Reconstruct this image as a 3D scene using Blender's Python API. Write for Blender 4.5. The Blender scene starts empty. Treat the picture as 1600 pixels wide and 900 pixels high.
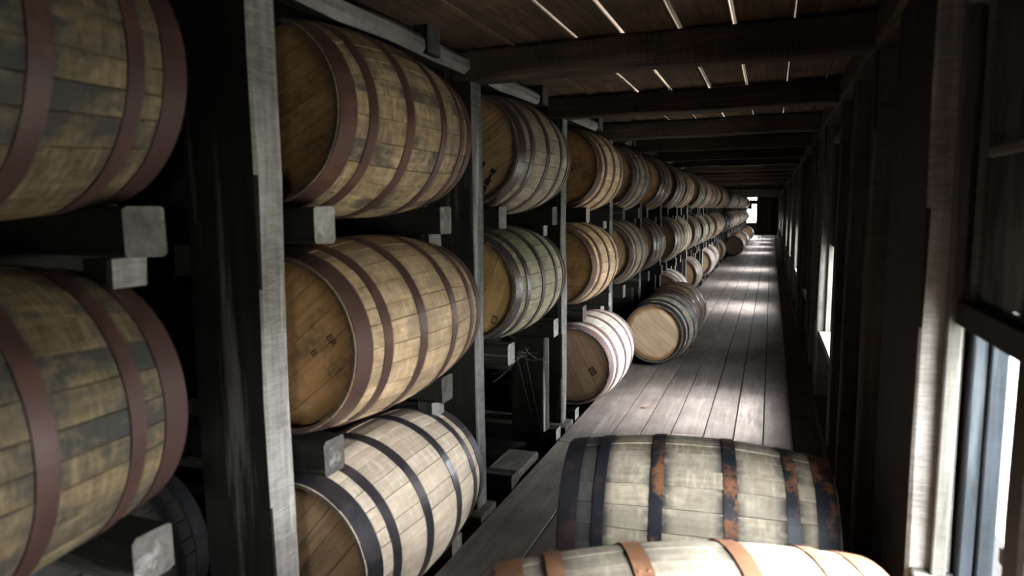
import bpy, bmesh, math, random
from mathutils import Vector, Matrix

random.seed(7)
sc = bpy.context.scene
COL = sc.collection

# ---------------------------------------------------------------- camera
CAM_H = 1.474
cam_d = bpy.data.cameras.new('camera')
cam = bpy.data.objects.new('camera', cam_d)
COL.objects.link(cam)
Fv = Vector((-0.35628, 0.92730, -0.11480)).normalized()
Rv = Vector((0.93379, 0.35772, -0.00854)).normalized()
Uv = Rv.cross(Fv)
cam.matrix_world = Matrix(((Rv.x, Uv.x, -Fv.x, 0), (Rv.y, Uv.y, -Fv.y, 0), (Rv.z, Uv.z, -Fv.z, CAM_H), (0, 0, 0, 1)))
cam_d.sensor_width = 36
cam_d.lens = 1050.84 * 36 / 1600
cam_d.clip_end = 200
cam_d.clip_start = 0.02
cam_d.dof.use_dof = True
cam_d.dof.focus_distance = 5.2
cam_d.dof.aperture_fstop = 2.6
sc.camera = cam

# ---------------------------------------------------------------- light: overcast sky through the windows
w = bpy.data.worlds.new('overcast_sky')
sc.world = w
w.use_nodes = True
nt = w.node_tree
bg = nt.nodes['Background']
bg.inputs['Color'].default_value = (0.92, 0.97, 1.0, 1)
bg.inputs['Strength'].default_value = 31.0
sun_d = bpy.data.lights.new('veiled_sun', 'SUN')
sun_d.energy = 30.0
sun_d.angle = math.radians(34)
sun_d.color = (0.96, 0.98, 1.0)
sun = bpy.data.objects.new('veiled_sun', sun_d)
COL.objects.link(sun)
sun.rotation_euler = Vector((-math.cos(math.radians(47)), .04, -math.sin(math.radians(47)))).to_track_quat('-Z', 'Y').to_euler()
sc.view_settings.view_transform = 'Standard'
sc.view_settings.look = 'None'
sc.view_settings.gamma = 1
sc.view_settings.use_curve_mapping = False
sc.view_settings.exposure = 0.47
sc.cycles.use_denoising = True
sc.cycles.max_bounces = 8
sc.cycles.diffuse_bounces = 6
sc.cycles.glossy_bounces = 3
sc.cycles.transmission_bounces = 3
sc.cycles.sample_clamp_indirect = 6.0
sc.cycles.caustics_reflective = False
sc.cycles.caustics_refractive = False

# ---------------------------------------------------------------- layout numbers (metres)
PITCH = 1.411
YA = 1.548                       # far side of the first post
NB = 28                          # bays along the aisle
XP = -1.281                      # aisle face of the rack posts
Y0, Y1 = -4.6, 39.9              # ends of the warehouse
WALL_X = 0.45
SILL_Z, MEET_Z, HEAD_Z = 0.56, 1.20, 1.93
OPEN = [-1.7, 1.34, 4.9, 10.5, 13.7, 17.2, 23.7, 27.6, 31.2, 34.6]
CLOSED = [7.8, 20.4]
WW = 0.54                        # half width of a window
RB, RC, HL = 0.32, 0.273, 0.453  # barrel: bilge radius, chime radius, half length
TIER = {'T': 1.771, 'M': 1.068, 'B': 0.346}
RAILTOP = {'T': 1.491, 'M': 0.788, 'B': 0.062, 'U': 2.21}


def post_y(n):
    return YA + n * PITCH


# ---------------------------------------------------------------- helpers
def tag(o, label=None, cat=None, group=None, kind=None):
    if label: o['label'] = label
    if cat: o['category'] = cat
    if group: o['group'] = group
    if kind: o['kind'] = kind
    return o


def empty(name, loc=(0, 0, 0)):
    o = bpy.data.objects.new(name, None)
    o.empty_display_size = 0.1
    o.location = loc
    COL.objects.link(o)
    return o


def link(name, me, parent=None, loc=None, rot=None):
    o = bpy.data.objects.new(name, me)
    COL.objects.link(o)
    if parent: o.parent = parent
    if loc is not None: o.location = loc
    if rot is not None: o.rotation_euler = rot
    return o


def mesh(name, vs, fs, mats, idx=None, smooth=False, tone=None):
    me = bpy.data.meshes.new(name)
    me.from_pydata(vs, [], fs)
    for m in mats: me.materials.append(m)
    if idx: me.polygons.foreach_set('material_index', idx)
    if smooth: me.polygons.foreach_set('use_smooth', [True] * len(fs))
    if tone is not None:
        a = me.attributes.new('tone', 'FLOAT', 'FACE')
        a.data.foreach_set('value', tone)
    me.update()
    return me


_tc = {}


def timber_mesh(sx, sy, sz, axis, mats, faces=None, ch=0.008, jit=0.003, var=0):
    """A sawn timber centred on its origin: chamfered edges, slightly uneven along its length.
    faces: {'+x': material index}"""
    key = (round(sx, 3), round(sy, 3), round(sz, 3), axis, tuple(m.name for m in mats), str(faces), ch, var)
    if key in _tc: return _tc[key]
    rnd = random.Random(str(key))
    S = [sx, sy, sz]
    a = 'xyz'.index(axis); b, c = [i for i in range(3) if i != a]
    n = max(1, min(9, int(S[a] / 0.28)))
    hb, hc = S[b] / 2, S[c] / 2
    ch = min(ch, hb * 0.6, hc * 0.6)
    prof = [(hb, -hc + ch), (hb, hc - ch), (hb - ch, hc), (-hb + ch, hc), (-hb, hc - ch), (-hb, -hc + ch), (-hb + ch, -hc), (hb - ch, -hc)]
    vs, fs, idx = [], [], []
    for i in range(n + 1):
        t = -S[a] / 2 + S[a] * i / n
        ob, oc = rnd.uniform(-jit, jit), rnd.uniform(-jit, jit)
        if i in (0, n): ob = oc = 0
        for (pb, pc) in prof:
            v = [0, 0, 0]
            v[a] = t; v[b] = pb + ob + rnd.uniform(-jit, jit) * .6; v[c] = pc + oc + rnd.uniform(-jit, jit) * .6
            vs.append(tuple(v))
    flip = (a == 1)
    for i in range(n):
        for k in range(8):
            k2 = (k + 1) % 8
            f = [i * 8 + k, i * 8 + k2, (i + 1) * 8 + k2, (i + 1) * 8 + k]
            if not flip: f.reverse()
            f.reverse()
            fs.append(tuple(f))
    f0 = list(range(8)); f1 = [n * 8 + k for k in range(8)]
    fs.append(tuple(f1 if not flip else f1[::-1])); fs.append(tuple(f0[::-1] if not flip else f0))
    if faces:
        for f in fs:
            p = [Vector(vs[i]) for i in f]
            nrm = (p[1] - p[0]).cross(p[2] - p[1])
            if nrm.length > 0: nrm.normalize()
            cen = sum(p, Vector()) / len(p)
            m = 0
            for k, mi in faces.items():
                ax = 'xyz'.index(k[1]); s = 1 if k[0] == '+' else -1
                if abs(nrm[ax]) > .6 and cen[ax] * s > 0: m = mi
            idx.append(m)
    me = mesh('timber', vs, fs, mats, idx or None)
    bm = bmesh.new(); bm.from_mesh(me); bmesh.ops.recalc_face_normals(bm, faces=bm.faces[:]); bm.to_mesh(me); bm.free()
    _tc[key] = me
    return me


def timber(name, lo, hi, axis, mats, parent=None, faces=None, ch=0.008, jit=0.003, var=0, rot=None):
    if not isinstance(mats, (list, tuple)): mats = [mats]
    s = [hi[i] - lo[i] for i in range(3)]
    me = timber_mesh(s[0], s[1], s[2], axis, mats, faces, ch, jit, var)
    return link(name, me, parent, [(hi[i] + lo[i]) / 2 for i in range(3)], rot)


_bc = {}


def board(name, lo, hi, mat, parent=None, ch=0.0035, rot=None):
    """A plain board with chamfered edges."""
    s = tuple(round(hi[i] - lo[i], 3) for i in range(3))
    key = (s, mat.name, ch)
    if key not in _bc:
        bm = bmesh.new()
        bmesh.ops.create_cube(bm, size=1)
        for v in bm.verts: v.co = Vector((v.co.x * s[0], v.co.y * s[1], v.co.z * s[2]))
        bmesh.ops.bevel(bm, geom=bm.edges[:], offset=min(ch, min(s) * .3), segments=1, affect='EDGES')
        me = bpy.data.meshes.new('board'); bm.to_mesh(me); bm.free()
        me.materials.append(mat)
        _bc[key] = me
    return link(name, _bc[key], parent, [(hi[i] + lo[i]) / 2 for i in range(3)], rot)


# ---------------------------------------------------------------- materials
class N:
    def __init__(self, name):
        self.m = bpy.data.materials.new(name)
        self.m.use_nodes = True
        self.t = self.m.node_tree
        self.b = self.t.nodes['Principled BSDF']

    def n(self, typ, **kw):
        nd = self.t.nodes.new(typ)
        for k, v in kw.items():
            if k in nd.inputs.keys() and not hasattr(nd, k): nd.inputs[k].default_value = v
            else: setattr(nd, k, v)
        return nd

    def l(self, a, b): self.t.links.new(a, b)

    def noise(self, vec, scale, detail=4, rough=.6, w=None, dist=0):
        nd = self.t.nodes.new('ShaderNodeTexNoise')
        nd.noise_dimensions = '4D' if w is not None else '3D'
        nd.inputs['Scale'].default_value = scale
        nd.inputs['Detail'].default_value = detail
        nd.inputs['Roughness'].default_value = rough
        nd.inputs['Distortion'].default_value = dist
        self.l(vec, nd.inputs['Vector'])
        if w is not None: self.l(w, nd.inputs['W'])
        return nd.outputs['Fac']

    def mapv(self, vec, s):
        nd = self.t.nodes.new('ShaderNodeMapping')
        nd.inputs['Scale'].default_value = s
        self.l(vec, nd.inputs['Vector'])
        return nd.outputs['Vector']

    def ramp(self, fac, stops):
        nd = self.t.nodes.new('ShaderNodeValToRGB')
        e = nd.color_ramp.elements
        while len(e) < len(stops): e.new(.5)
        for k, (p, c) in enumerate(stops):
            e[k].position = p
            e[k].color = (c, c, c, 1) if isinstance(c, (int, float)) else (*c, 1)
        self.l(fac, nd.inputs['Fac'])
        return nd.outputs['Color']

    def mix(self, fac, a, b, mode='MIX'):
        nd = self.t.nodes.new('ShaderNodeMix')
        nd.data_type = 'RGBA'; nd.blend_type = mode
        for s, v in ((nd.inputs[0], fac), (nd.inputs[6], a), (nd.inputs[7], b)):
            if isinstance(v, (int, float)): s.default_value = v if s == nd.inputs[0] else (v, v, v, 1)
            elif isinstance(v, tuple): s.default_value = (*v, 1)
            else: self.l(v, s)
        return nd.outputs[2]

    def math(self, op, a, b=None, c=None, clamp=False):
        nd = self.t.nodes.new('ShaderNodeMath'); nd.operation = op; nd.use_clamp = clamp
        for i, v in enumerate((a, b, c)):
            if v is None: continue
            if isinstance(v, (int, float)): nd.inputs[i].default_value = v
            else: self.l(v, nd.inputs[i])
        return nd.outputs[0]

    def bump(self, h, strength=.3, dist=.01):
        nd = self.t.nodes.new('ShaderNodeBump')
        nd.inputs['Strength'].default_value = strength
        nd.inputs['Distance'].default_value = dist
        self.l(h, nd.inputs['Height']); self.l(nd.outputs['Normal'], self.b.inputs['Normal'])

    def done(self, col, rough=.8, metal=0., spec=.3):
        if isinstance(col, tuple): self.b.inputs['Base Color'].default_value = (*col, 1)
        else: self.l(col, self.b.inputs['Base Color'])
        for k, v in (('Roughness', rough), ('Metallic', metal), ('Specular IOR Level', spec)):
            if isinstance(v, (int, float)): self.b.inputs[k].default_value = v
            else: self.l(v, self.b.inputs[k])
        return self.m


def wood(name, axis, dark, light, wear=None, wear_amt=.5, saw=.0, spec=.15, tonevar=.25, bump=.35, rough=.85):
    """Rough sawn wood: grain along one axis, patches of wear, saw marks across the grain (world placed)."""
    k = N(name)
    pos = k.n('ShaderNodeNewGeometry').outputs['Position']
    g = [1, 1, 1]
    for i in range(3): g[i] = 2.2 if 'xyz'[i] == axis else 34
    rnd = k.n('ShaderNodeObjectInfo').outputs['Random']
    wv = k.math('MULTIPLY', rnd, 40)
    grain = k.noise(k.mapv(pos, tuple(g)), 1, 5, .65, wv, .6)
    patch = k.noise(pos, 3.2, 5, .65, wv)
    s = [1, 1, 1]
    for i in range(3): s[i] = 150 if 'xyz'[i] == axis else 16
    sawn = k.noise(k.mapv(pos, tuple(s)), 1, 4, .7, wv, .5)
    c = k.mix(k.ramp(grain, [(.3, 0), (.7, 1)]), dark, light)
    c = k.mix(k.math('MULTIPLY', k.ramp(patch, [(.35, 1), (.62, 0)]), .65), c, tuple(x * .45 for x in dark))
    if saw: c = k.mix(k.math('MULTIPLY', k.ramp(sawn, [(.42, 0), (.68, 1)]), saw), c, tuple(min(1, x * 1.35) for x in light))
    if wear:
        wp = k.noise(k.mapv(pos, tuple(x * .35 for x in g)), 1, 6, .7, wv)
        c = k.mix(k.math('MULTIPLY', k.ramp(wp, [(.56, 0), (.66, 1)]), wear_amt), c, wear)
    val = k.math('MULTIPLY_ADD', rnd, tonevar, 1 - tonevar / 2)
    c = k.mix(1.0, c, k_rgb(k, val), 'MULTIPLY')
    k.bump(k.math('ADD', grain, k.math('MULTIPLY', sawn, .6)), bump, .006)
    return k.done(c, rough, 0, spec)


def k_rgb(k, v):
    nd = k.t.nodes.new('ShaderNodeCombineColor')
    for i in range(3): k.l(v, nd.inputs[i])
    return nd.outputs[0]


M = {}
for ax in 'xyz':
    M['black_' + ax] = wood('blackened_wood_' + ax, ax, (.008, .008, .007), (.024, .022, .018), (.26, .24, .20), .35, .25)  # near-black also stands for shade on faces turned from the windows
    M['grey_' + ax] = wood('weathered_grey_wood_' + ax, ax, (.055, .05, .045), (.15, .135, .12), (.34, .32, .30), .6, .3)  # weathered grey, also the painted daylit tone of stud sides and rack ends
    M['pale_' + ax] = wood('scuffed_pale_wood_' + ax, ax, (.15, .135, .12), (.40, .37, .34), (.55, .53, .50), .7, .3)  # scuffed wood with window light put in; only on light-facing faces
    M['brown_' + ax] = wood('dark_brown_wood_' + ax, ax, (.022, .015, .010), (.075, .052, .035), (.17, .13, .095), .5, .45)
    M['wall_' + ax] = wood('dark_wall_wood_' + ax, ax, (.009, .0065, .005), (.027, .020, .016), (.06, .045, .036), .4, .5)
    M['post_' + ax] = wood('scraped_post_wood_' + ax, ax, (.02, .02, .017), (.06, .055, .045), (.38, .36, .32), .8, .3)  # scraped wood, with window light put into the prop faces
M['post_pale'] = wood('flaking_pale_post_wood', 'z', (.05, .05, .045), (.27, .26, .24), (.45, .44, .41), .7, .3)  # flaking aisle faces of the farther posts, painted as window-lit
M['floor'] = wood('worn_floor_boards', 'y', (.128, .106, .094), (.262, .226, .203), (.35, .318, .295), .5, .08, .4, .35, .3, .5)
M['ceil'] = wood('ceiling_boards', 'y', (.055, .037, .022), (.18, .122, .075), (.30, .22, .15), .5, .1)
M['edge'] = wood('floor_edge_boards', 'y', (.03, .026, .022), (.08, .07, .06), (.14, .12, .11), .4, .1)
M['soil'] = wood('dark_soil', 'y', (.01, .009, .008), (.03, .026, .022))
M['frame'] = wood('painted_window_wood', 'z', (.012, .015, .018), (.03, .036, .043), (.09, .10, .11), .5, .1, tonevar=.1)
M['casing'] = wood('window_casing_wood', 'z', (.05, .046, .04), (.13, .12, .105), (.2, .19, .17), .6, .2)


def stave_mat(name, dark, light, mold, mold_amt, stain=.3, pale=None, char=False):
    k = N(name)
    pos = k.n('ShaderNodeTexCoord').outputs['Object']
    oi = k.n('ShaderNodeObjectInfo').outputs['Random']
    at = k.n('ShaderNodeAttribute'); at.attribute_name = 'tone'
    wv = k.math('ADD', k.math('MULTIPLY', oi, 61.7), k.math('MULTIPLY', at.outputs['Fac'], 37.3))
    tone = k.n('ShaderNodeTexWhiteNoise'); tone.noise_dimensions = '1D'
    k.l(wv, tone.inputs['W'])
    grain = k.noise(k.mapv(pos, (55, 5, 55)), 1, 5, .65, wv, .4)
    blot = k.noise(k.mapv(pos, (9, 5.5, 9)), 1, 6, .68, wv, .3)
    cross = k.noise(k.mapv(pos, (14, 70, 14)), 1, 3, .6, wv)
    c = k.mix(k.ramp(grain, [(.32, 0), (.68, 1)]), dark, light)
    tv = k.math('MULTIPLY_ADD', tone.outputs['Value'], .6, .66)
    c = k.mix(1.0, c, k_rgb(k, tv), 'MULTIPLY')
    if pale: c = k.mix(k.math('MULTIPLY', k.ramp(cross, [(.52, 0), (.62, 1)]), .4), c, pale)
    lim = k.math('MULTIPLY_ADD', tone.outputs['Value'], .22, -.11)
    c = k.mix(k.math('MULTIPLY', k.ramp(k.math('ADD', blot, lim), [(.45, 0), (.62, 1)]), mold_amt), c, mold)
    c = k.mix(k.math('MULTIPLY', k.ramp(cross, [(.36, 1), (.46, 0)]), mold_amt * .5), c, mold)
    # dark iron stain beside the hoops
    ay = k.math('ABSOLUTE', k.n('ShaderNodeSeparateXYZ').outputs['Y'])
    sep = [x for x in k.t.nodes if x.bl_idname == 'ShaderNodeSeparateXYZ'][0]
    k.l(pos, sep.inputs[0])
    d = None
    for h in (.115, .31, .42):
        e = k.math('ABSOLUTE', k.math('SUBTRACT', ay, h))
        d = e if d is None else k.math('MINIMUM', d, e)
    st = k.math('MULTIPLY', k.ramp(d, [(.022, 1), (.055, 0)]), k.ramp(blot, [(.38, 0), (.55, 1)]))
    c = k.mix(k.math('MULTIPLY', st, stain), c, (.03, .032, .035))
    if char:   # one end blackened with iron dye
        cf = k.ramp(k.math('ADD', sep.outputs['Y'], k.math('MULTIPLY', k.math('SUBTRACT', blot, .5), .06)), [(.0, 1), (.012, 0)])
        cf = k.ramp(k.math('MULTIPLY_ADD', k.math('ADD', sep.outputs['Y'], k.math('MULTIPLY', k.math('SUBTRACT', blot, .5), .05)), 1, .5), [(.20, 1), (.23, 0)])
        c = k.mix(k.math('MULTIPLY', cf, .9), c, (.03, .032, .036))
    rv = k.n('ShaderNodeVectorMath'); rv.operation = 'LENGTH'
    k.l(k.mapv(pos, (1, 0, 1)), rv.inputs[0])
    inner = k.math('MULTIPLY', k.math('LESS_THAN', rv.outputs['Value'], .2715), k.math('GREATER_THAN', ay, .405))
    c = k.mix(k.math('MULTIPLY', inner, .85), c, (.035, .024, .016))
    k.bump(k.math('ADD', grain, k.math('MULTIPLY', blot, .5)), .25, .004)
    return k.done(c, .72, 0, .25)


def hoop_mat(name, base, rust, amt, metal, rough):
    k = N(name)
    pos = k.n('ShaderNodeTexCoord').outputs['Object']
    oi = k.n('ShaderNodeObjectInfo').outputs['Random']
    wv = k.math('MULTIPLY', oi, 50)
    n1 = k.noise(pos, 9, 6, .7, wv)
    n2 = k.noise(pos, 60, 3, .6, wv)
    f = k.math('MULTIPLY', k.ramp(k.math('ADD', n1, k.math('MULTIPLY', k.math('SUBTRACT', n2, .5), .25)), [(.5, 0), (.6, 1)]), amt)
    c = k.mix(f, base, rust)
    k.bump(n2, .12, .002)
    return k.done(c, k.math('MULTIPLY_ADD', f, .3, rough, clamp=True), k.math('MULTIPLY_ADD', f, -metal * .8, metal), .4)


def head_mat(name, dark, light, rim, rim_amt, blotch=.4):
    k = N(name)
    pos = k.n('ShaderNodeTexCoord').outputs['Object']
    oi = k.n('ShaderNodeObjectInfo').outputs['Random']
    wv = k.math('MULTIPLY', oi, 30)
    grain = k.noise(k.mapv(pos, (70, 30, 6)), 1, 4, .6, wv, .5)
    c = k.mix(k.ramp(grain, [(.3, 0), (.7, 1)]), dark, light)
    c = k.mix(1.0, c, k_rgb(k, k.math('MULTIPLY_ADD', oi, .3, .85)), 'MULTIPLY')
    blot = k.noise(pos, 9, 6, .7)
    c = k.mix(k.math('MULTIPLY', k.ramp(blot, [(.5, 0), (.68, 1)]), blotch), c, (.04, .034, .026))
    v = k.n('ShaderNodeVectorMath'); v.operation = 'LENGTH'
    k.l(k.mapv(pos, (1, 0, 1)), v.inputs[0])
    r = k.math('ADD', v.outputs['Value'], k.math('MULTIPLY', k.math('SUBTRACT', k.noise(pos, 14, 3), .5), .05))
    c = k.mix(k.math('MULTIPLY', k.ramp(r, [(.212, 0), (.238, 1)]), rim_amt), c, rim)
    k.bump(grain, .15, .003)
    return k.done(c, .65, 0, .25)


LOOK = {
    'sooty': (stave_mat('sooty_staves', (.018, .016, .013), (.05, .044, .035), (.012, .012, .011), .8, .3),  # rack shade put into the colour of second-row barrels, not soot
              hoop_mat('sooty_hoop', (.035, .036, .04), (.05, .03, .022), .4, .4, .45),
              head_mat('sooty_head', (.03, .02, .012), (.06, .04, .022), (.02, .013, .008), .5, .4)),
    'dark_amber': (stave_mat('dark_amber_staves', (.08, .06, .034), (.19, .135, .07), (.025, .026, .023), .9, .35, (.26, .20, .125)),
                   hoop_mat('red_brown_hoop', (.06, .03, .026), (.09, .038, .022), .5, .3, .5),
                   head_mat('deep_head', (.15, .085, .038), (.27, .16, .075), (.08, .045, .02), .5, .45)),
    'amber': (stave_mat('amber_staves', (.28, .19, .105), (.56, .40, .225), (.055, .052, .043), .85, .3, (.62, .5, .33)),
              hoop_mat('brown_rust_hoop', (.10, .052, .043), (.16, .07, .035), .5, .35, .45),
              head_mat('aged_head', (.24, .135, .055), (.42, .25, .11), (.10, .055, .022), .5, .55)),
    'tan': (stave_mat('tan_staves', (.36, .235, .13), (.61, .435, .26), (.12, .095, .068), .5, .2, (.6, .5, .37)),
            hoop_mat('brown_hoop', (.105, .058, .048), (.15, .075, .05), .4, .4, .42),
            head_mat('orange_head', (.40, .215, .085), (.62, .355, .155), (.20, .10, .036), .5, .65)),
    'pale': (stave_mat('pale_staves', (.50, .405, .30), (.74, .625, .49), (.34, .265, .195), .4, .1, (.8, .70, .57)),
             hoop_mat('steel_hoop', (.085, .08, .09), (.11, .075, .07), .4, .75, .34),
             head_mat('brown_head', (.34, .21, .11), (.52, .34, .19), (.16, .085, .04), .6, .3)),
    'green': (stave_mat('mossy_staves', (.28, .245, .15), (.48, .425, .29), (.11, .11, .07), .55, .3, (.56, .51, .37)),
              hoop_mat('dark_hoop', (.06, .052, .05), (.12, .055, .035), .5, .4, .42),
              head_mat('dark_amber_head', (.25, .145, .055), (.42, .26, .105), (.10, .056, .022), .5, .35)),
    'grey': (stave_mat('grey_staves', (.32, .25, .17), (.54, .435, .31), (.115, .10, .08), .6, .3, (.55, .48, .38)),
             hoop_mat('grey_hoop', (.065, .048, .042), (.12, .06, .04), .5, .3, .45),
             head_mat('dull_head', (.21, .125, .06), (.36, .23, .115), (.09, .05, .024), .5, .4)),
    'light_head': (stave_mat('grey_green_staves', (.31, .27, .20), (.52, .46, .36), (.12, .11, .09), .5, .35, (.45, .41, .34)),
                   hoop_mat('black_hoop', (.04, .042, .05), (.09, .05, .035), .3, .6, .36),
                   head_mat('fresh_head', (.42, .29, .18), (.58, .43, .29), (.20, .095, .03), .85, .12)),
    'white': (stave_mat('whitened_staves', (.52, .46, .38), (.72, .66, .57), (.33, .28, .24), .4, .1, (.78, .73, .66)),
              hoop_mat('mauve_hoop', (.20, .13, .13), (.24, .11, .10), .5, .3, .5),
              head_mat('light_brown_head', (.42, .28, .16), (.60, .42, .26), (.16, .09, .045), .5, .15)),
    'floor_dark': (stave_mat('beige_staves', (.37, .31, .225), (.55, .48, .37), (.15, .135, .11), .55, .9, (.62, .57, .46), True),
                   hoop_mat('blue_black_hoop', (.022, .025, .032), (.26, .11, .05), .85, .3, .5),
                   head_mat('hidden_head', (.15, .09, .05), (.25, .16, .08), (.06, .036, .018), .5, .4)),
    'floor_rust': (stave_mat('cream_staves', (.27, .235, .18), (.42, .37, .29), (.15, .13, .105), .5, .5, (.5, .45, .37)),
                   hoop_mat('orange_rust_hoop', (.20, .095, .05), (.33, .16, .08), .8, .15, .65),
                   head_mat('hidden_head_two', (.15, .09, .05), (.25, .16, .08), (.06, .036, .018), .5, .4)),
}
END_HOOP = hoop_mat('charcoal_hoop', (.022, .025, .032), (.13, .06, .04), .35, .3, .5)
k = N('black_stencil'); M['ink'] = k.done((.012, .011, .010), .8)
k = N('faded_ink'); M['ink_faded'] = k.done((.045, .036, .026), .85)
k = N('dirty_window_glass')
p_ = k.n('ShaderNodeNewGeometry').outputs['Position']
f_ = k.ramp(k.noise(k.mapv(p_, (1, 6, 1.5)), 3, 5, .7), [(.40, 0), (.72, 1)])
tr = k.n('ShaderNodeBsdfTransparent')
mx = k.n('ShaderNodeMixShader')
k.done(k.mix(f_, (.012, .014, .014), (.12, .14, .14)), .35, 0, .5)
k.l(k.math('MULTIPLY_ADD', f_, .2, .68), mx.inputs[0])
k.l(tr.outputs[0], mx.inputs[1]); k.l(k.b.outputs[0], mx.inputs[2])
k.l(mx.outputs[0], k.t.nodes['Material Output'].inputs['Surface'])
M['glass'] = k.m
k = N('exterior_gravel'); p_ = k.n('ShaderNodeNewGeometry').outputs['Position']
M['gravel'] = k.done(k.mix(k.noise(p_, 3, 6, .7), (.20, .21, .19), (.36, .36, .33)), .95)
k = N('iron_nail'); M['iron'] = k.done((.03, .028, .027), .5, .6)
k = N('cobweb'); M['web'] = k.done((.30, .30, .29), .9)
k = N('dry_leaf'); M['leaf'] = k.done((.22, .10, .06), .8)
k = N('pale_chip'); M['chip'] = k.done((.55, .55, .53), .8)

# ================================================================ the setting
# ---- floor
floor = tag(empty('floor', (0, 0, 0)), kind='structure')
board('subfloor', (-3.4, Y0, -.40), (1.2, Y1 + .2, -.30), M['soil'], floor)
cols = [-1.235, -.937, -.76, -.573, -.368, -.183, 0.0, .181, .44]
for ci in range(len(cols) - 1):
    y = Y0 + random.uniform(0, 2.5) - 1
    while y < Y1:
        L = random.choice((2.8, 3.2, 3.6, 4.2))
        y2 = min(y + L, Y1)
        ya = max(y, Y0)
        if y2 - ya > .1:
            gap = random.uniform(.003, .0065)
            dz = random.uniform(-.0012, .0005)
            m = M['edge'] if ci == 7 else M['floor']
            board('plank', (cols[ci] + gap, ya + .003, -.045 + dz), (cols[ci + 1] - gap, y2 - .003, dz), m, floor, ch=.0015,
                  rot=(0, random.uniform(-.002, .002), 0))
        y = y2
for cx in cols[1:8]:
    board('seam_dirt', (cx - .012, Y0, -.03), (cx + .012, Y1, -.0032), M['soil'], floor)
timber('joist', (-1.20, Y0, -.2), (-1.08, Y1, -.047), 'y', M['black_y'], floor)
timber('joist', (.15, Y0, -.2), (.27, Y1, -.047), 'y', M['black_y'], floor)

# ---- ceiling over the aisle: joists across, boards along, narrow gaps between the boards
ceiling = tag(empty('ceiling'), kind='structure')
ccols = [-1.42, -1.10, -.81, -.60, -.375, -.155, .06, .27, .46]
for ci in range(len(ccols) - 1):
    for s in range(-2, 15):
        ya = post_y(2 * s) - .05; yb = min(post_y(2 * s + 2) - .05, Y1)
        ya = max(ya, Y0)
        if yb - ya < .1: continue
        g = random.uniform(.008, .015) if ci < 5 else random.uniform(.002, .005)
        dz = random.uniform(0, .016)
        board('plank', (ccols[ci] + g, ya + .003, 2.192 + dz), (ccols[ci + 1] - g, yb - .003, 2.226 + dz), M['ceil'], ceiling)
for i in range(6):
    for s in range(-1, 5):
        ya, yb = max(Y0, post_y(0) + s * 8.4), min(Y1, post_y(0) + s * 8.4 + 8.4)
        if yb - ya < .2: continue
        board('rack_plank', (-3.3 + i * .315, ya + .003, 2.40), (-3.3 + i * .315 + .312, yb - .003, 2.44), M['ceil'], ceiling)
for n in range(-4, NB):
    yf = post_y(n) - .105
    timber('joist', (-1.375, yf - .01, 2.058 + random.uniform(-.006, .006)), (.335, yf + .115, 2.192), 'x', M['brown_x'], ceiling, var=n % 4, ch=.012, jit=.005)

# ---- unseen upper storey shell, added and sized to let light onto the board edges
roof = tag(board('roof', (-3.5, Y0 - .2, 3.6), (1.4, Y1 + .3, 3.7), M['brown_y']), kind='structure')

# ---- wall on the window side
wall_r = tag(empty('wall_right'), kind='structure')


def in_window(y0_, y1_):
    for c in OPEN + CLOSED:
        if y1_ > c - WW + .005 and y0_ < c + WW - .005: return c
    return None


edges = [Y0]
for c in sorted(OPEN + CLOSED): edges += [c - WW, c + WW]
edges.append(Y1)
for a, b in zip(edges[:-1], edges[1:]):
    if b - a < .02: continue
    n = max(1, round((b - a) / .24)); st = (b - a) / n
    c = in_window(a, b)
    for i in range(n):
        ya, yb = a + i * st, a + (i + 1) * st
        dx = random.uniform(0, .008)
        if c is None:
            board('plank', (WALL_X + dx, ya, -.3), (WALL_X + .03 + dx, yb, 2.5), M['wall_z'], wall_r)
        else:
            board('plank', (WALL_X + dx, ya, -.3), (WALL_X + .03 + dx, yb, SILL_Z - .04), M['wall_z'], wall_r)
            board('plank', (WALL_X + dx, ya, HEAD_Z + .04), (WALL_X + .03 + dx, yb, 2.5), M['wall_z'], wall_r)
# studs
studs = []
for c in OPEN + CLOSED:
    studs += [c - WW - .06, c + WW + .06]
for n in range(-6, 58):
    y = 2.95 + n * .705
    if Y0 < y < Y1 - .1 and all(abs(y - s) > .2 for s in studs) and in_window(y - .08, y + .08) is None: studs.append(y)
for i, y in enumerate(sorted(studs)):
    if abs(y - (1.34 + WW + .06)) < .01: continue
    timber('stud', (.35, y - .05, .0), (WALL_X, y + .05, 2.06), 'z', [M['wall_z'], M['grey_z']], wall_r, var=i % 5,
           faces={'-y': 1} if abs(y) < 50 else None)  # near side of every stud painted paler, as if daylit
# the broad stud beside the near window
timber('stud', (.35, 1.34 + WW + .005, .0), (WALL_X, 1.34 + WW + .56, 2.06), 'z', [M['wall_z'], M['pale_z']], wall_r, faces={'-y': 1})  # jamb side: window light put into the pale colour
timber('plate', (.33, Y0, 2.06), (.46, Y1, 2.185), 'y', M['brown_y'], wall_r, ch=.012)
timber('sole_plate', (.335, Y0, 0.004), (WALL_X, Y1, .07), 'y', M['wall_y'], wall_r)


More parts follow.
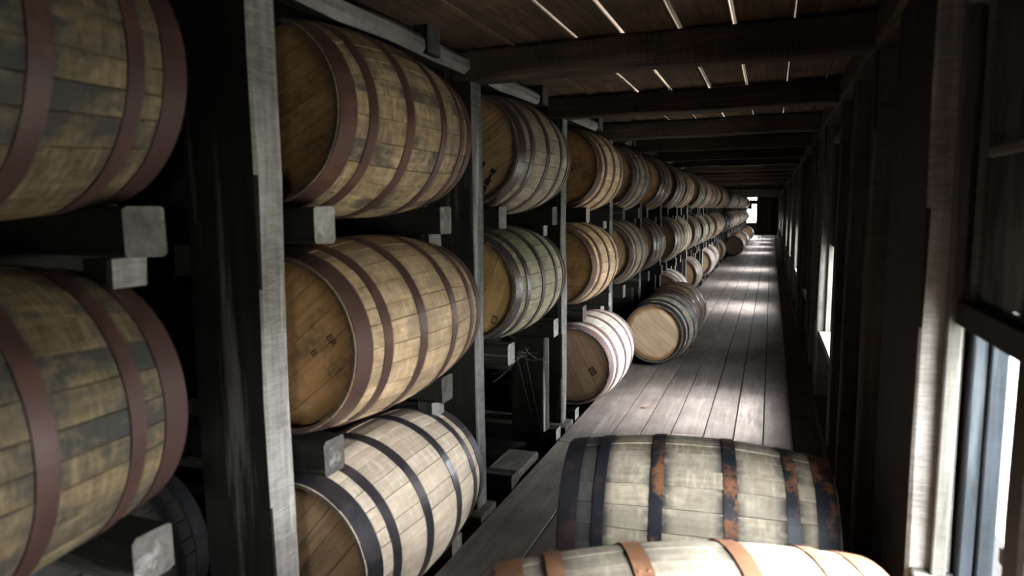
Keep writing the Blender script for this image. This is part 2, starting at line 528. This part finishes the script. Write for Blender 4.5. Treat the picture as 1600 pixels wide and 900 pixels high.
def window(i, yc, closed=False):
    w_ = tag(empty('window_%d' % i, (WALL_X, yc, SILL_Z)), kind='structure')

    def tb(name, lo, hi, ax, m):
        return timber(name, (lo[0] - WALL_X, lo[1] - yc, lo[2] - SILL_Z), (hi[0] - WALL_X, hi[1] - yc, hi[2] - SILL_Z), ax, m, w_, ch=.004, jit=.0015)
    a, b = yc - WW, yc + WW
    tb('window_sill', (.36, a, SILL_Z - .05), (.57, b, SILL_Z), 'y', M['grey_y'])
    tb('window_head', (.40, a, HEAD_Z), (.53, b, HEAD_Z + .045), 'y', M['grey_y'])
    for s, e in ((a, 1), (b, -1)):
        y_ = sorted((s, s + e * .03))
        tb('casing', (.40, y_[0], SILL_Z), (.433, y_[1], HEAD_Z), 'z', M['casing'])
        y_ = sorted((s - e * .02, s + e * .03))
        tb('jamb', (.457, y_[0], SILL_Z), (.488, y_[1], HEAD_Z), 'z', M['frame'])
        y_ = sorted((s - e * .02, s + e * .035))
        tb('jamb', (.493, y_[0], SILL_Z), (.53, y_[1], HEAD_Z), 'z', M['frame'])
    tb('meeting_rail', (.42, a + .03, MEET_Z - .005), (.475, b - .03, MEET_Z + .055), 'y', M['wall_y'])
    # upper sash: two columns by two rows of panes
    zs0, zs1 = MEET_Z + .055, HEAD_Z
    for s, e in ((a + .03, 1), (b - .03, -1)):
        y_ = sorted((s, s + e * .045))
        tb('sash_stile', (.44, y_[0], zs0), (.475, y_[1], zs1), 'z', M['grey_z'])
    zc = (zs0 + zs1) / 2
    ys = [a + .075, yc - .17, yc + .17, b - .075]
    for y_ in ys[1:3]: tb('muntin', (.445, y_ - .012, zs0), (.47, y_ + .012, zs1), 'z', M['grey_z'])
    for j in range(3):
        tb('muntin', (.445, ys[j] + .012, zc - .012), (.47, ys[j + 1] - .012, zc + .012), 'y', M['grey_y'])
        for z0_, z1_ in ((zs0, zc), (zc, zs1)):
            board('pane', (.456 - WALL_X, ys[j] - yc, z0_ - SILL_Z), (.459 - WALL_X, ys[j + 1] - yc, z1_ - SILL_Z), M['glass'], w_, ch=.0005)
    n = 4
    for j in range(n):   # closed outer shutter over the upper sash
        y_ = a + (b - a) * j / n
        tb('shutter_board', (.535, y_ + .003, MEET_Z + .03), (.556, y_ + (b - a) / n - .003, HEAD_Z + .05), 'z', M['wall_z'])
        if closed:
            tb('shutter_board', (.535, y_ + .004, SILL_Z - .05), (.556, y_ + (b - a) / n - .004, MEET_Z + .028), 'z', M['wall_z'])
    if closed: return
    L = bpy.data.lights.new('daylight_portal', 'AREA')
    L.shape = 'RECTANGLE'; L.size = MEET_Z - SILL_Z; L.size_y = 2 * WW
    L.cycles.is_portal = True
    o = bpy.data.objects.new('daylight_portal', L); COL.objects.link(o)
    o.location = (.58, yc, (MEET_Z + SILL_Z) / 2); o.rotation_euler = (0, math.radians(90), 0)


for i, c in enumerate(sorted(OPEN + CLOSED)): window(i + 1, c, c in CLOSED)

# a mullion and a latch in the near opening
near_w = bpy.data.objects['window_%d' % (sorted(OPEN + CLOSED).index(1.34) + 1)]
timber('mullion', (.44 - WALL_X, 1.40 - 1.34, 0), (.47 - WALL_X, 1.49 - 1.34, MEET_Z - SILL_Z), 'z', M['wall_z'], near_w)
timber('latch', (.45 - WALL_X, 1.49 - 1.34, .20), (.468 - WALL_X, 1.545 - 1.34, .235), 'y', M['iron'], near_w, ch=.003, jit=0)

# ---- the other walls
wall_l = tag(board('wall_left', (-3.5, Y0, -.4), (-3.4, Y1, 3.6), M['black_z']), kind='structure')
wall_b = tag(empty('wall_back'), kind='structure')
for i in range(16):
    board('plank', (-3.4 + i * .25, Y0 - .06, -.4), (-3.4 + i * .25 + .25, Y0 - .03, 3.6), M['wall_z'], wall_b)
wall_f = tag(empty('wall_far'), kind='structure')
FX0, FX1, FZ0, FZ1 = -1.27, -.76, .68, 2.06
for i in range(16):
    xa, xb = -3.4 + i * .25, -3.4 + i * .25 + .25
    if xb > FX0 and xa < FX1:
        board('plank', (xa, Y1, -.4), (xb, Y1 + .03, FZ0), M['brown_z'], wall_f)
        board('plank', (xa, Y1, FZ1), (xb, Y1 + .03, 3.6), M['brown_z'], wall_f)
    else:
        board('plank', (xa, Y1, -.4), (xb, Y1 + .03, 3.6), M['brown_z'], wall_f)
timber('door_post', (-.74, Y1 - .10, 0), (-.64, Y1 - .005, 2.06), 'z', M['wall_z'], wall_f)
timber('door_post', (-.12, Y1 - .10, 0), (-.02, Y1 - .005, 2.06), 'z', M['grey_z'], wall_f)
wf = tag(empty('window_40', (-1.0, Y1, FZ0)), kind='structure')
for lo, hi, ax, nm in (((FX0 - .05, .03, FZ0 - .05), (FX1 + .03, .1, FZ0), 'x', 'window_sill'), ((FX0 - .05, .03, FZ1), (FX1 + .03, .1, FZ1 + .05), 'x', 'window_head'),
                       ((FX0 - .03, .03, FZ0), (FX0 + .02, .09, FZ1), 'z', 'jamb'), ((FX1 - .02, .03, FZ0), (FX1 + .03, .09, FZ1), 'z', 'jamb'),
                       ((FX0 + .02, .04, 1.42), (FX1 - .02, .08, 1.48), 'x', 'meeting_rail'), ((FX0 + .02, .05, 1.76), (FX1 - .02, .07, 1.86), 'x', 'muntin'),
                       ((-1.11, .05, 1.48), (-1.03, .07, FZ1), 'z', 'muntin'), ((-.94, .05, 1.48), (-.885, .07, FZ1), 'z', 'muntin'), ((FX0 + .02, .075, 1.68), (FX1 - .02, .09, 1.93), 'x', 'shutter_board'), ((FX0 + .02, .075, 1.45), (-1.0, .09, 1.68), 'x', 'shutter_board')):
    timber(nm, (lo[0] + 1, lo[1], lo[2] - FZ0), (hi[0] + 1, hi[1], hi[2] - FZ0), ax, M['wall_' + ax], wf, ch=.003, jit=0)
ground = tag(board('ground', (.7, Y0 - 30, -.7), (60, Y1 + 40, -.6), M['gravel']), kind='structure')
tag(board('ground', (-40, Y1 + .2, -.7), (.69, Y1 + 40, -.6), M['gravel']), kind='structure')

# ================================================================ the barrel rack
rack = tag(empty('barrel_rack', (-1.28, 1.5, 0)), 'tall dark timber barrel rack along the aisle, three tiers of rails between posts', 'rack')
RO = Vector((-1.28, 1.5, 0))


def rk(name, lo, hi, ax, m, faces=None, **kw):
    lo = [lo[i] - RO[i] for i in range(3)]; hi = [hi[i] - RO[i] for i in range(3)]
    return timber(name, lo, hi, ax, m, rack, faces, **kw)


DY = {('T', 0): -.139, ('T', 1): -.114, ('T', 2): -.078, ('T', 3): .114, ('T', 4): .042,
      ('M', 0): -.175, ('M', 1): -.122, ('M', 2): .004, ('M', 3): .051, ('M', 4): .029, ('B', 1): -.086, ('B', 3): -.07}
DX = {('M', 1): -1.3875, ('M', 2): -1.473, ('B', 3): -1.281, ('B', 6): -1.34, ('B', 1): -1.4005}
rr = random.Random(3)


def bay_c(t, n):
    if (t, n) not in DY: DY[(t, n)] = rr.uniform(-.09, .09)
    return YA + (n - .5) * PITCH - .05 + DY[(t, n)]


def bay_x(t, n):
    if (t, n) not in DX: DX[(t, n)] = -1.42 + (rr.uniform(-.035, .03) if n > 4 else 0) - (.0185 if t == 'M' else 0)
    return DX[(t, n)]


NOLOW = {0, 2, 4, 5, 7, 9, 12, 14, 15, 16, 17, 18, 19, 20, 22, 23, 24, 25, 26, 27}
for n in range(-3, NB):
    y = post_y(n)
    rk('post', (XP - .25, y - .105, .03), (XP, y, 2.5), 'z', [M['black_z'], M['pale_z'] if n < 1 else M['post_pale']], {'+x': 1}, var=n % 6, ch=.007, jit=.004)  # pale aisle face, black sides: scuffing plus painted window light and shade
    if n < 12:
        rk('post', (-2.76, y - .105, .03), (-2.62, y, 2.4), 'z', M['black_z'], var=n % 3)
    rk('sill_beam', (-3.2, y - .17, -.1), (-1.24, y + .02, .028), 'x', [M['black_x'], M['grey_x']], {'+x': 1, '+z': 1}, var=n % 3)  # end and top paler: daylight put into their colour
for n in range(-2, NB):
    for t in 'TMB':
        yc = bay_c(t, n)
        zt = RAILTOP[t]
        for nm, yr in (('near', yc - .418), ('far', yc + .402)):
            yr = min(max(yr, post_y(n - 1) + .055), post_y(n) - .16)
            xe = -1.236 + random.uniform(-.02, .01)
            if t == 'T' and n == 1 and nm == 'near': xe = -1.235
            rk('rail', (-2.95, yr - .05, zt - .11), (xe, yr + .05, zt), 'x', [M['black_x'], M['pale_x'] if random.random() < .5 else M['grey_x']], {'+x': 1}, var=n % 3, ch=.009, jit=.004)  # aisle end paler than the sides: window light painted in
            if t != 'B' and nm == 'far':
                if t == 'M' and n in NOLOW and n > 0:
                    rk('prop', (-1.535, yr - .06, RAILTOP['B'] + .002), (-1.305, yr + .04, zt - .112), 'z', [M['black_z'], M['post_z']], {'+x': 1}, var=n % 3)  # paler aisle face carries painted window light
                else:
                    rk('rail_block', (-1.37, yr - .05, zt - .175), (-1.29, yr + .05, zt - .112), 'z', [M['black_z'], M['pale_z']], {'+x': 1}, var=n % 2)  # aisle face paled as if lit by the windows
    # bearers that carry the rails, and the head block of the tier above
    for zt in (RAILTOP['T'], RAILTOP['M']):
        if n in (0, 1) and zt < 1: continue
        rk('bearer', (-1.775, post_y(n - 1) + .001, zt - .21), (-1.70, post_y(n) - .106, zt - .112), 'y', M['black_y'], var=n % 2)
    yb = post_y(n - 1) + .93
    rk('head_block', (-1.40, yb - .05, 2.09), (-1.27, yb + .05, 2.30), 'z', [M['black_z'], M['grey_z']], {'+x': 1}, var=n % 2)  # aisle face greyer than the rest, a painted lit side
    ya = post_y(n - 1) + .03
    rk('pole', (-1.385, ya, 2.085), (-1.285, post_y(n - 1) + .875 if n != 1 else post_y(n) - .118, 2.165), 'y', [M['black_y'], M['pale_y']], {'+x': 1, '+z': 1}, ch=.024, jit=.007, var=n % 3)  # lit top and aisle face, shaded underside, all put into the colour

tag(timber('timber_block', (-1.47, 3.27, -.13), (-1.275, 3.74, .012), 'y', [M['grey_y']], None, jit=.004),
    'short dusty timber block lying in the empty bottom bay beside the floor edge', 'block')

# ================================================================ barrels
def prof(s): return RB - (RB - RC) * (s / HL) ** 2


WID = [10] * 10 + [12] * 10 + [14] * 10
TH = .024
_st = {}


def stave_mesh(deg, mat, var):
    key = (deg, mat.name, var)
    if key in _st: return _st[key]
    rnd = random.Random(str(key))
    n = 12
    half = math.radians(deg) / 2
    vs, fs = [], []
    off = rnd.uniform(-.0015, .0012)
    for i in range(n + 1):
        s = -HL + 2 * HL * i / n
        e = 0
        r = prof(s) + off
        ri = r - (TH if 0 < i < n else .0125)
        g = .0009 / r
        A = [(-half + g, r - .0011), (-half + g * 2.4, r), (0, r), (half - g * 2.4, r), (half - g, r - .0011), (half - g, ri), (-half + g, ri)]
        for (a, q) in A: vs.append((q * math.cos(a), s, q * math.sin(a)))
    for i in range(n):
        for k_ in range(7):
            k2 = (k_ + 1) % 7
            fs.append((i * 7 + k_, i * 7 + k2, (i + 1) * 7 + k2, (i + 1) * 7 + k_))
    fs.append(tuple(range(7))[::-1]); fs.append(tuple(n * 7 + j for j in range(7)))
    me = mesh('stave', vs, fs, [mat], tone=[rnd.random()] * len(fs))
    bm = bmesh.new(); bm.from_mesh(me); bmesh.ops.recalc_face_normals(bm, faces=bm.faces[:]); bm.to_mesh(me); bm.free()
    _st[key] = me
    return me


def body_mesh(mat, var, N_=30):
    """All staves of a far barrel joined into one body, with real grooves between them."""
    key = ('body', mat.name, var)
    if key in _st: return _st[key]
    rnd = random.Random(str(key))
    wd = WID[:]; rnd.shuffle(wd)
    vs, fs, tone = [], [], []
    n = 8
    a0 = 0
    for d in wd:
        h = math.radians(d); base = len(vs); t = rnd.random(); off = rnd.uniform(-.0015, .0012)
        for i in range(n + 1):
            s = -HL + 2 * HL * i / n
            r = prof(s) + off; g = .0014 / r; ri = r - (TH if 0 < i < n else .0125)
            for (a, q) in ((a0 + g, ri), (a0 + g, r - .0015), (a0 + g * 2, r), (a0 + h - g * 2, r), (a0 + h - g, r - .0015), (a0 + h - g, ri)):
                vs.append((q * math.cos(a), s, q * math.sin(a)))
        for i in range(n):
            for k_ in range(6):
                k2 = (k_ + 1) % 6
                fs.append((base + i * 6 + k_, base + (i + 1) * 6 + k_, base + (i + 1) * 6 + k2, base + i * 6 + k2)); tone.append(t)
        fs.append(tuple(base + j for j in range(6))); tone.append(t)
        fs.append(tuple(base + n * 6 + j for j in range(6))[::-1]); tone.append(t)
        a0 += h
    me = mesh('barrel_body', vs, fs, [mat], tone=tone)
    bm = bmesh.new(); bm.from_mesh(me); bmesh.ops.recalc_face_normals(bm, faces=bm.faces[:]); bm.to_mesh(me); bm.free()
    _st[key] = me
    return me


def hoop_mesh(s0, s1, mat, seg=72):
    key = ('hoop', s0, s1, mat.name, seg)
    if key in _st: return _st[key]
    vs, fs = [], []
    T = .0035
    ring = [(s0, -.001), (s0, T), (s0 + (s1 - s0) / 2, T), (s1, T), (s1, -.001)]
    for j in range(seg):
        a = 2 * math.pi * j / seg
        for (s, t) in ring:
            q = prof(s) + t
            vs.append((q * math.cos(a), s, q * math.sin(a)))
    for j in range(seg):
        for k_ in range(4):
            j2 = (j + 1) % seg
            fs.append((j * 5 + k_, j * 5 + k_ + 1, j2 * 5 + k_ + 1, j2 * 5 + k_))
    # overlapping lap with two rivets
    me = mesh('hoop', vs, fs, [mat])
    bm = bmesh.new(); bm.from_mesh(me)
    for rv in ((.25), (.75)):
        sm = s0 + (s1 - s0) * rv
        q = prof(sm) + T
        mt = Matrix.Translation((q * math.cos(.6), sm, q * math.sin(.6))) @ Matrix.Rotation(-.6, 4, 'Y') @ Matrix.Diagonal((.4, 1, 1, 1))
        bmesh.ops.create_icosphere(bm, subdivisions=1, radius=.006, matrix=mt)
    bmesh.ops.recalc_face_normals(bm, faces=bm.faces[:]); bm.to_mesh(me); bm.free()
    for p in me.polygons: p.use_smooth = False
    _st[key] = me
    return me


HOOPS = [(-.449, -.383), (-.330, -.291), (-.140, -.097), (.097, .140), (.291, .330), (.383, .449)]
RH = RC - .0155
HY = -HL + .032


def head_boards(mat, nb=6, seed=0):
    key = ('head', mat.name, nb, seed)
    if key in _st: return _st[key]
    rnd = random.Random(seed)
    cuts = [-RH]
    ws = [rnd.uniform(.7, 1.3) for _ in range(nb)]; tot = sum(ws)
    for w_ in ws: cuts.append(cuts[-1] + 2 * RH * w_ / tot)
    out = []
    for a, b in zip(cuts[:-1], cuts[1:]):
        a += .0012; b -= .0012
        a = max(a, -RH + .002); b = min(b, RH - .002)
        up, dn = [], []
        for i in range(9):
            x = a + (b - a) * i / 8; z = math.sqrt(max(0, RH * RH - x * x))
            up.append((x, z)); dn.append((x, -z))
        loop = up + dn[::-1]
        off = rnd.uniform(-.0012, .0012)
        nv = len(loop)
        vs = [(x, HY + off, z) for x, z in loop] + [(x, HY + .02, z) for x, z in loop]
        fs = [tuple(range(nv)), tuple(range(2 * nv - 1, nv - 1, -1))] + [(i, nv + i, nv + (i + 1) % nv, (i + 1) % nv) for i in range(nv)]
        me = mesh('head_board', vs, fs, [mat])
        bm = bmesh.new(); bm.from_mesh(me); bmesh.ops.recalc_face_normals(bm, faces=bm.faces[:]); bm.to_mesh(me); bm.free()
        out.append(me)
    _st[key] = out
    return out


def disc_mesh(mat):
    key = ('disc', mat.name)
    if key in _st: return _st[key]
    vs = [(RH * math.cos(2 * math.pi * j / 32), y_, RH * math.sin(2 * math.pi * j / 32)) for y_ in (HY, HY + .02) for j in range(32)]
    fs = [tuple(range(32)), tuple(range(63, 31, -1))] + [(j, 32 + j, 32 + (j + 1) % 32, (j + 1) % 32) for j in range(32)]
    me = mesh('barrel_head', vs, fs, [mat])
    _st[key] = me
    return me


def barrel(label, pos, look, yaw=math.pi / 2, near=False, group=None, seed=0, roll=None, headrot=None, hoops=None, lift=RB):
    """pos is the centre of the barrel; its thing-origin lies at the underside of the bilge."""
    rnd = random.Random('b%s' % seed)
    sm, hm, dm = LOOK[look]
    t = tag(empty('barrel', (pos[0], pos[1], pos[2] - RB)), label, 'barrel', group)
    t.rotation_euler = (0, 0, yaw - math.pi / 2)
    c = (0, 0, RB)
    roll = rnd.uniform(0, 6.28) if roll is None else roll
    if near:
        wd = WID[:]; rnd.shuffle(wd)
        a = roll
        for d in wd:
            h = math.radians(d)
            link('stave', stave_mesh(d, sm, rnd.randrange(6)), t, c, (0, -(a + h / 2), 0))
            a += h
        hr = rnd.uniform(0, 3.14) if headrot is None else headrot
        for me in head_boards(dm, rnd.choice((6, 7)), rnd.randrange(4)):
            link('head_board', me, t, c, (0, hr, 0))
    else:
        link('barrel_body', body_mesh(sm, rnd.randrange(4)), t, c, (0, roll, 0))
        link('head', disc_mesh(dm), t, c, (0, rnd.uniform(0, 3), 0))
    link('head', disc_mesh(dm), t, c, (0, 0, math.pi))
    for s0, s1 in HOOPS:
        hm_ = END_HOOP if look == 'floor_dark' and s1 < -.28 else hm
        link('hoop', hoop_mesh(s0, s1, hm_, 72 if near else 40), t, c, (0, rnd.uniform(0, 6.28), 0))
    return t


ORD = ['first', 'second', 'third', 'fourth', 'fifth', 'sixth', 'seventh', 'eighth', 'ninth', 'tenth', 'eleventh', 'twelfth', 'thirteenth', 'fourteenth', 'fifteenth',
       'sixteenth', 'seventeenth', 'eighteenth', 'nineteenth', 'twentieth', 'twenty-first', 'twenty-second', 'twenty-third', 'twenty-fourth', 'twenty-fifth',
       'twenty-sixth', 'twenty-seventh', 'twenty-eighth', 'twenty-ninth']
LK = {('T', 0): 'dark_amber', ('M', 0): 'dark_amber', ('T', 1): 'amber', ('M', 1): 'tan', ('B', 1): 'pale', ('T', 2): 'grey', ('M', 2): 'green', ('T', 3): 'tan', ('M', 3): 'tan', ('T', 4): 'grey', ('M', 4): 'grey'}
DESC = {'dark_amber': 'dark amber oak barrel with red-brown hoops', 'amber': 'amber brown oak barrel with rusty hoops', 'tan': 'tan oak barrel with brown hoops', 'pale': 'pale oak barrel with dark steel hoops', 'grey': 'grey weathered oak barrel with dark hoops',
        'green': 'greenish mossy oak barrel with dark hoops', 'white': 'whitened oak barrel with mauve hoops'}
TN = {'T': 'top tier', 'M': 'middle tier', 'B': 'bottom tier'}
barrels = {}
for n in range(-1, NB):
    for t in 'TM':
        look = LK.get((t, n)) or rr.choice(('grey', 'tan', 'grey', 'green') if t == 'M' else ('grey', 'tan', 'grey', 'amber'))
        if n < 0: continue
        bx, by = bay_x(t, n), bay_c(t, n)
        lab = '%s, %s, %s bay' % (DESC[look], TN[t], ORD[n])
        barrels[(t, n)] = barrel(lab, (bx, by, TIER[t]), look, near=(n <= 4), group='barrels on the %s' % TN[t], seed=t + str(n),
                                 headrot={('M', 1): .9, ('T', 2): 1.0, ('M', 2): .4, ('M', 3): 1.5, ('T', 3): .8}.get((t, n)))
for n, look in ((1, 'pale'), (3, 'white'), (6, 'white'), (8, 'grey'), (10, 'white'), (11, 'pale'), (13, 'grey')):
    bx, by = bay_x('B', n), bay_c('B', n)
    if n == 3: by = 4.94
    barrels[('B', n)] = barrel('%s, %s, %s bay' % (DESC[look], TN['B'], ORD[n]), (bx, by, TIER['B'] + (.03 if n == 3 else 0)), look,
                               near=(n <= 3), group='barrels on the bottom tier', seed='B%d' % n, headrot={3: -.45, 1: .7}.get(n))
# a second row deeper in the rack shows through the gaps
for t, n in (('T', 0), ('M', 0), ('B', 0), ('T', 1), ('M', 1), ('B', 4)):
    barrel('shade-darkened barrel in the second row, behind the %s of the %s bay' % (TN[t], ORD[n]), (-2.09, bay_c(t, n) + (.25 if n == 0 else .1), TIER[t]) if (t, n) != ('B', 0) else (-2.015, 1.2, TIER['B']), 'sooty',
           group='second row barrels deep in the rack', seed='R' + t + str(n))
# barrels standing off the rack, on the floor
barrel('oak barrel lying on the floor with fresh light wooden head facing out', (-.958, 6.68, RB), 'light_head', yaw=1.502, near=True, group='barrels on the aisle floor', seed='f1', headrot=-.85)
barrel('tan oak barrel on the floor, close behind the light-headed barrel', (-.99, 7.75, RB), 'tan', yaw=1.5, near=True, group='barrels on the aisle floor', seed='f2')
for yy, lk, lab in ((22.4, 'white', 'whitened barrel pushed out on the floor, first of the three far floor barrels'), (26.2, 'pale', 'pale barrel on the floor, middle of the three far floor barrels'),
                    (33.5, 'grey', 'grey barrel on the floor closest to the far window')):
    barrel(lab, (-1.04, yy, RB), lk, group='barrels on the aisle floor', seed='f%d' % yy)
g1 = barrel('beige barrel lying across the aisle with blue-black hoops flaked orange', (-.235, 2.43, RB), 'floor_dark', yaw=.107, near=True, group='barrels lying across the aisle', seed='g1')
g2 = barrel('cream barrel lying across the aisle with orange rusted hoops, closest to the viewer', (-.15, 1.55, RB), 'floor_rust', yaw=.40, near=True, group='barrels lying across the aisle', seed='g2')

g2.scale = (1.03, 1.03, 1.03)


# ---- stencils on the heads (flat ink just proud of the boards)
def stencil(bar, text, x, z, size, rot, mat=M['ink']):
    cu = bpy.data.curves.new('stencil', 'FONT')
    cu.body = text; cu.size = size; cu.align_x = 'CENTER'; cu.align_y = 'CENTER'; cu.extrude = .0003
    tmp = bpy.data.objects.new('stencil', cu); COL.objects.link(tmp)
    dg = bpy.context.evaluated_depsgraph_get()
    me = bpy.data.meshes.new_from_object(tmp.evaluated_get(dg))
    bpy.data.objects.remove(tmp)
    me.materials.clear(); me.materials.append(mat)
    o = link('stencil', me, bar, (x, HY - .0022, RB + z))
    o.rotation_mode = 'XYZ'
    o.matrix_local = Matrix.Translation((x, HY - .0022, RB + z)) @ Matrix.Rotation(rot, 4, 'Y') @ Matrix.Rotation(math.pi / 2, 4, 'X')
    return o


stencil(barrels[('M', 1)], 'BR', .169, .023, .034, .95)
stencil(barrels[('M', 1)], 'B', .102, -.019, .034, .95, M['ink_faded'])


def mark(bar, x, z, w_, h_, rot, bars, mat):
    """A stencilled block: bars are (x0, z0, x1, z1) in its own 0..1 square."""
    vs, fs = [], []
    for (a, b, c, d) in bars:
        k0 = len(vs)
        for px, pz in ((a, b), (c, b), (c, d), (a, d)):
            u, v = (px - .5) * w_, (pz - .5) * h_
            for yy in (HY - .0022, HY - .0016):
                vs.append((u * math.cos(rot) + v * math.sin(rot), yy, -u * math.sin(rot) + v * math.cos(rot)))
        fs += [(k0, k0 + 2, k0 + 4, k0 + 6), (k0 + 7, k0 + 5, k0 + 3, k0 + 1)] + [(k0 + 2 * i, k0 + 2 * i + 1, k0 + (2 * i + 3) % 8, k0 + (2 * i + 2) % 8) for i in range(4)]
    return link('stencil', mesh('stencil', vs, fs, [mat]), bar, (x, 0, RB + z))


BLK = [(0, .78, 1, 1), (0, 0, 1, .2), (0, .2, .16, .78), (.84, .2, 1, .78), (.3, .3, .42, .7), (.58, .3, .7, .7), (.42, .44, .58, .56)]
mark(barrels[('T', 2)], .092, -.163, .16, .03, -1.02, [(0, 0, .42, 1), (.45, .0, .68, 1), (.68, .3, .84, .75), (.86, 0, 1, .95)], M['ink'])
mark(barrels[('T', 2)], .066, -.08, .06, .024, -1.02, [(0, 0, .4, 1), (.5, 0, 1, .8)], M['ink'])
mark(barrels[('M', 2)], .144, -.16, .03, .045, .4, BLK[:5], M['ink_faded'])
mark(barrels[('B', 3)], .145, -.03, .055, .042, .95, BLK, M['ink'])

# ================================================================ small things
lf = [(-.03, 0, 0), (-.012, .014, .006), (.012, .012, .003), (.034, 0, .009), (.010, -.013, .004), (-.014, -.012, .007)]
lv = lf + [(x, y_, z - .0015) for x, y_, z in lf]
lfs = [(0, 5, 1), (5, 4, 2, 1), (4, 3, 2)] + [tuple(i + 6 for i in f)[::-1] for f in ((0, 5, 1), (5, 4, 2, 1), (4, 3, 2))] + [(i, (i + 1) % 6, (i + 1) % 6 + 6, i + 6) for i in range(6)]
tag(link('dry_leaf', mesh('dry_leaf', lv, lfs, [M['leaf']]), None, (-.83, 4.9, .008), (0, 0, .4)), 'small curled reddish dry leaf on the floor boards', 'leaf')


def strands(name, pts_list, label, r=.0006):
    """Thin sagging cobweb threads as three-sided tubes."""
    vs, fs = [], []
    for a, b, sag in pts_list:
        a, b = Vector(a), Vector(b); n = 6
        for i in range(n + 1):
            t = i / n
            p = a.lerp(b, t) - Vector((0, 0, sag * 4 * t * (1 - t)))
            for j in range(3):
                an = 2.09 * j
                vs.append(tuple(p + Vector((math.cos(an) * r, math.sin(an) * r, math.sin(an) * r * .5))))
        base = len(vs) - 3 * (n + 1)
        for i in range(n):
            for j in range(3):
                j2 = (j + 1) % 3
                fs.append((base + i * 3 + j, base + i * 3 + j2, base + i * 3 + 3 + j2, base + i * 3 + 3 + j))
    return tag(link(name, mesh(name, vs, fs, [M['web']])), label, 'cobweb')


rw = random.Random(11)
c0 = Vector((-1.30, 3.55, .66))
web = [(c0 + Vector((rw.uniform(-.02, .02), rw.uniform(-.06, .06), rw.uniform(-.02, .02))), c0 + Vector((rw.uniform(-.12, .06), rw.uniform(-.35, .35), rw.uniform(-.12, .05))), rw.uniform(0, .02)) for _ in range(14)]
web += [((-1.29, 3.56, .66), (-1.26, 3.80, .06), .01), ((-1.31, 3.48, .66), (-1.30, 3.70, .25), .01), ((-1.29, 3.60, .66), (-1.28, 3.95, .52), .01)]
strands('cobweb', web, 'wispy grey cobweb strung under the mossy barrel above the empty bay')
for i_, (cx, cy, cz) in enumerate([(-1.275, 3.0, 1.0)]):
    strands('cobweb', [((cx, cy - .16, cz + .25), (cx, cy - .13, cz - .1), .0), ((cx, cy - .12, cz + .22), (cx + .002, cy - .17, cz + .0), .0), ((cx, cy - .17, cz + .1), (cx, cy - .12, cz - .15), 0)],
            'cobweb threads stretched over the pale face of the rack post', .0008)
